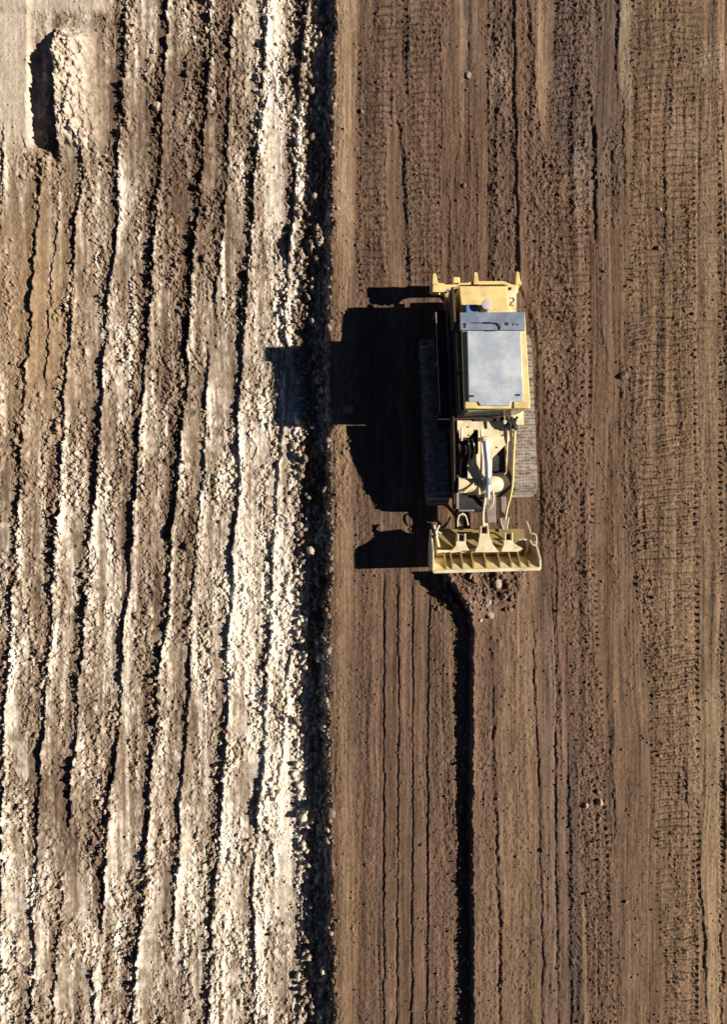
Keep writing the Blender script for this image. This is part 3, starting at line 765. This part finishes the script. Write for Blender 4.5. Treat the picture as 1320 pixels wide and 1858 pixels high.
# rear tank, exhaust, filter
tk = MB().prism([P2(833,519,1.9),P2(922,519,1.9),P2(925,598,1.9),P2(842,598,1.9)], 1.1, 1.9).build('fuel_tank', YEL, None, .04)
FRAME = True
MB().prismx([(6.12, 1.2), (7.45, 1.2), (7.45, 1.85), (7.2, 2.0), (6.12, 2.05)], 3.18, 3.26).build('tank_shadow_plate', MUCK, None, .01)  # dark plate added beside the tank to widen its cast shadow
FRAME = False
MB().prism([P2(921,516,1.6),P2(938,519,1.6),P2(938,580,1.6),P2(925,580,1.6)], 1.0, 1.6).build('side_box', CREAM, None, .02)
m = MB(); 
def stroke(mb, pts, z, w_=.018): 
    for (a, b), (c, d) in zip(pts, pts[1:]): mb.tube([P(a, b, z), P(c, d, z)], w_, 6)
stroke(m, [(926,541),(933,541),(934,546),(929,549)], 1.605, .02)
stroke(m, [(929,549),(927,554),(932,555)], 1.605, .02)
m.build('marking', INK)
MB().tube([P(926,524,1.6), P(926.2,524.2,1.64)], .05, 12).build('filler_cap', BLACK)
x, y, _ = P(884, 553, 2.32)
ex = MB().tube([(x, y, 1.7), (x, y, 2.3)], .15, 20).build('exhaust', GREYDARK, None, .02, True)
MB().tube([(x, y, 2.30), (x, y, 2.35)], .165, 20).build('exhaust_cap', paint('pale_metal', (.62, .60, .60), amount=.2), ex, .01, True)
x, y, _ = P(857, 560, 2.15)
MB().box(x - .2, x + .2, y - .15, y + .14, 1.7, 2.15).build('air_filter', BLUE, None, .04)
# rear beam with three prongs
bz = 1.15
m = MB()
m.prism([P2(786,513,bz),P2(806,514,bz),P2(850,513,bz),P2(857,510,bz),P2(914,510,bz),P2(930,516,bz),P2(942,512,bz),P2(941,532,bz),P2(927,525,bz),P2(915,516,bz),P2(835,517,bz),P2(822,521,bz),P2(812,530,bz),P2(785,530,bz)], .85, bz)
bm_ = m.build('ripper_beam', YEL, None, .025)
for a, tip in ((789, 495), (864, 493), (940, 492)):
    MB().prism([P2(a - 4,516,1.2),P2(a + 8,516,1.2),P2(a + 5,508,1.2),P2(a + 3,tip + 2,1.2),P2(a - 1,tip,1.2),P2(a - 3,tip + 2,1.2)], .35, 1.2).build('ripper_shank', YEL, bm_, .02)
x, y, _ = P(829, 508, 1.3)
MB().box(x - .12, x + .12, y - .1, y + .1, 1.1, 1.3).build('tow_hook', YEL, bm_, .03)
m = MB()
for a in (797, 808): MB().tube([P(a, 528, 1.1), P(a, 534, 1.0)], .04, 8).build('pin', YEL, bm_)
m = MB().tube(curve([P(808,532,1.35),P(816,527,1.4),P(819,540,1.4),P(818,547,1.35),P(826,555,1.3)], 5), [.05] * 21 if False else .05, 10)
m.build('hydraulic_hose', paint('pinkish_white', (.75, .62, .58), amount=.2), None, 0, True)
FRAME = True
for x in (3.1, 5.0): MB().box(x, x + .14, 6.0, 7.6, .75, .95).build('ripper_arm', DKYEL, None, .02)
MB().tube([(3.95, 6.9, 1.0), (3.95, 7.6, .95)], .08, 14).build('ripper_cylinder', GREYDARK, None, 0, True)

FRAME = False
# ------------------------------------------------------------------ blade
bt = 1.40
BL = MB()
# curved sheet, (y, z) section: front face and back face
sec = [(-1.98, 1.40), (-1.80, 1.22), (-1.66, .95), (-1.60, .65), (-1.64, .35), (-1.74, .10), (-1.84, -.03)]
th = .05
poly = sec + [(y + th, z) for y, z in sec[::-1]]
n = len(sec)
xl, xr = 2.36, 5.97
vs = []
for x, dy in ((xl, -.04), (xr, .06)):
    vs += [(x, y + dy, z) for y, z in poly]
N = len(poly)
fs = [tuple(range(N)), tuple(range(N, 2 * N))[::-1]] + [(i, i + N, (i + 1) % N + N, (i + 1) % N) for i in range(N)]
blade = BL.add(vs, fs).build('blade', BACKP)
def ty(x): return -.04 + .10 * (x - xl) / (xr - xl)
# top lip
m = MB(); m.add([(xl, -2.03 + ty(xl), 1.37), (xr, -2.03 + ty(xr), 1.37), (xr, -1.92 + ty(xr), 1.37), (xl, -1.92 + ty(xl), 1.37),
                 (xl, -2.03 + ty(xl), 1.43), (xr, -2.03 + ty(xr), 1.43), (xr, -1.92 + ty(xr), 1.43), (xl, -1.92 + ty(xl), 1.43)],
                [(3,2,1,0),(4,5,6,7),(0,1,5,4),(1,2,6,5),(2,3,7,6),(3,0,4,7)])
m.build('top_lip', CREAM, blade, .01)
MB().add([(xl, -1.90, -.05), (xr, -1.80, -.05), (xr, -1.76, .12), (xl, -1.86, .12), (xl, -1.86, -.05), (xr, -1.74, -.05), (xr, -1.71, .12), (xl, -1.81, .12)],
         [(0,1,2,3),(7,6,5,4),(0,4,5,1),(1,5,6,2),(2,6,7,3),(3,7,4,0)]).build('cutting_edge', GREYDARK, blade)
# ribs on the back
for px in (808, 819, 838, 857, 880, 905, 925, 941, 957):
    x = P(px, 1010, 1.1)[0]; d = ty(x)
    MB().prismx([(-1.92 + d, 1.36), (-1.76 + d, 1.21), (-1.61 + d, .94), (-1.56 + d, .78), (-1.36 + d, .80), (-1.42 + d, 1.02), (-1.58 + d, 1.16), (-1.75 + d, 1.32), (-1.90 + d, 1.39)], x - .025, x + .025).build('rib', RIB, blade)
# box beam
d0, d1 = ty(xl + .15), ty(xr - .3)
MB().add([(xl + .2, -1.58, .62), (xr - .45, -1.50, .62), (xr - .45, -1.22, .62), (xl + .2, -1.32, .62), (xl + .2, -1.47, .83), (xr - .45, -1.38, .83), (xr - .45, -1.22, .83), (xl + .2, -1.32, .83)],
         [(3,2,1,0),(4,5,6,7),(0,1,5,4),(1,2,6,5),(2,3,7,6),(3,0,4,7)]).build('cross_beam', CREAM, blade, .015)
# lower sloping apron
MB().prismx([(-1.5, .62), (-1.22, .66), (-.60, .30), (-.60, .24), (-1.5, .24)], xl + .16, xr - .25).build('apron', OLIVE, blade, .015)
# end plates
MB().prismx([(-2.04, 1.42), (-1.35, 1.42), (-1.05, 1.15), (-.72, .95), (-.62, .55), (-1.2, .1), (-1.9, .0)], xl - .03, xl + .03).build('end_plate', CREAM, blade, .01)
MB().prismx([(-1.93, 1.42), (-1.6, 1.43), (-1.3, 1.15), (-1.02, .8), (-1.0, .6), (-1.2, .1), (-1.8, .0)], xr - .03, xr + .03).build('end_plate', CREAM, blade, .01)
# brackets
def bracket(poly, z, hole):
    b = MB().prism([P2(a, c, z) for a, c in poly], z - .12, z).build('bracket', CREAM, blade, .012)
    x, y, _ = P(hole[0], hole[1], z)
    MB().box(x - .085, x + .085, y - .09, y + .09, z - .01, z + .012).build('socket', BLACK, b)
    for sx in (-1, 1): MB().box(x + sx * .12 - .022, x + sx * .12 + .022, y - .12, y + .15, z, z + .16).build('lug', CREAM, b, .01)
bracket([(829,969),(845,969),(846,987),(852,999),(820,999),(828,990)], 1.02, (837, 976))
bracket([(870,949),(886,949),(889,972),(895,988),(906,1002),(862,1002),(868,988),(871,972)], 1.06, (878, 962))
bracket([(914,968),(930,968),(932,985),(950,996),(940,1001),(910,1001),(915,988)], 1.02, (922, 974))
# small fittings at the blade ends
m = MB(); m.tube([P(788,953,1.1), P(794,975,1.1)], .035, 8); m.tube([P(798,953,1.1), P(791,966,1.15)], .03, 8); m.tube([P(792,964,1.1), P(802,968,1.1)], .03, 8); m.tube([P(792,972,1.1), P(797,992,1.0)], .05, 8)
m.build('hydraulic_fitting', CREAM, blade)
m = MB(); m.tube(curve([P(956,946,.7),P(960,957,.8),P(963,966,.9)], 4), .03, 8); m.tube(curve([P(962,980,1.05),P(968,989,1.05),P(974,985,1.05),P(972,970,1.05),P(964,968,1.05)], 4), .03, 8); m.tube([P(942,979,.9), P(957,979,.9)], .035, 8)
m.build('hydraulic_fitting', HOSE, blade)
print('built', len(bpy.data.objects), 'objects', nr * nc, 'ground verts')
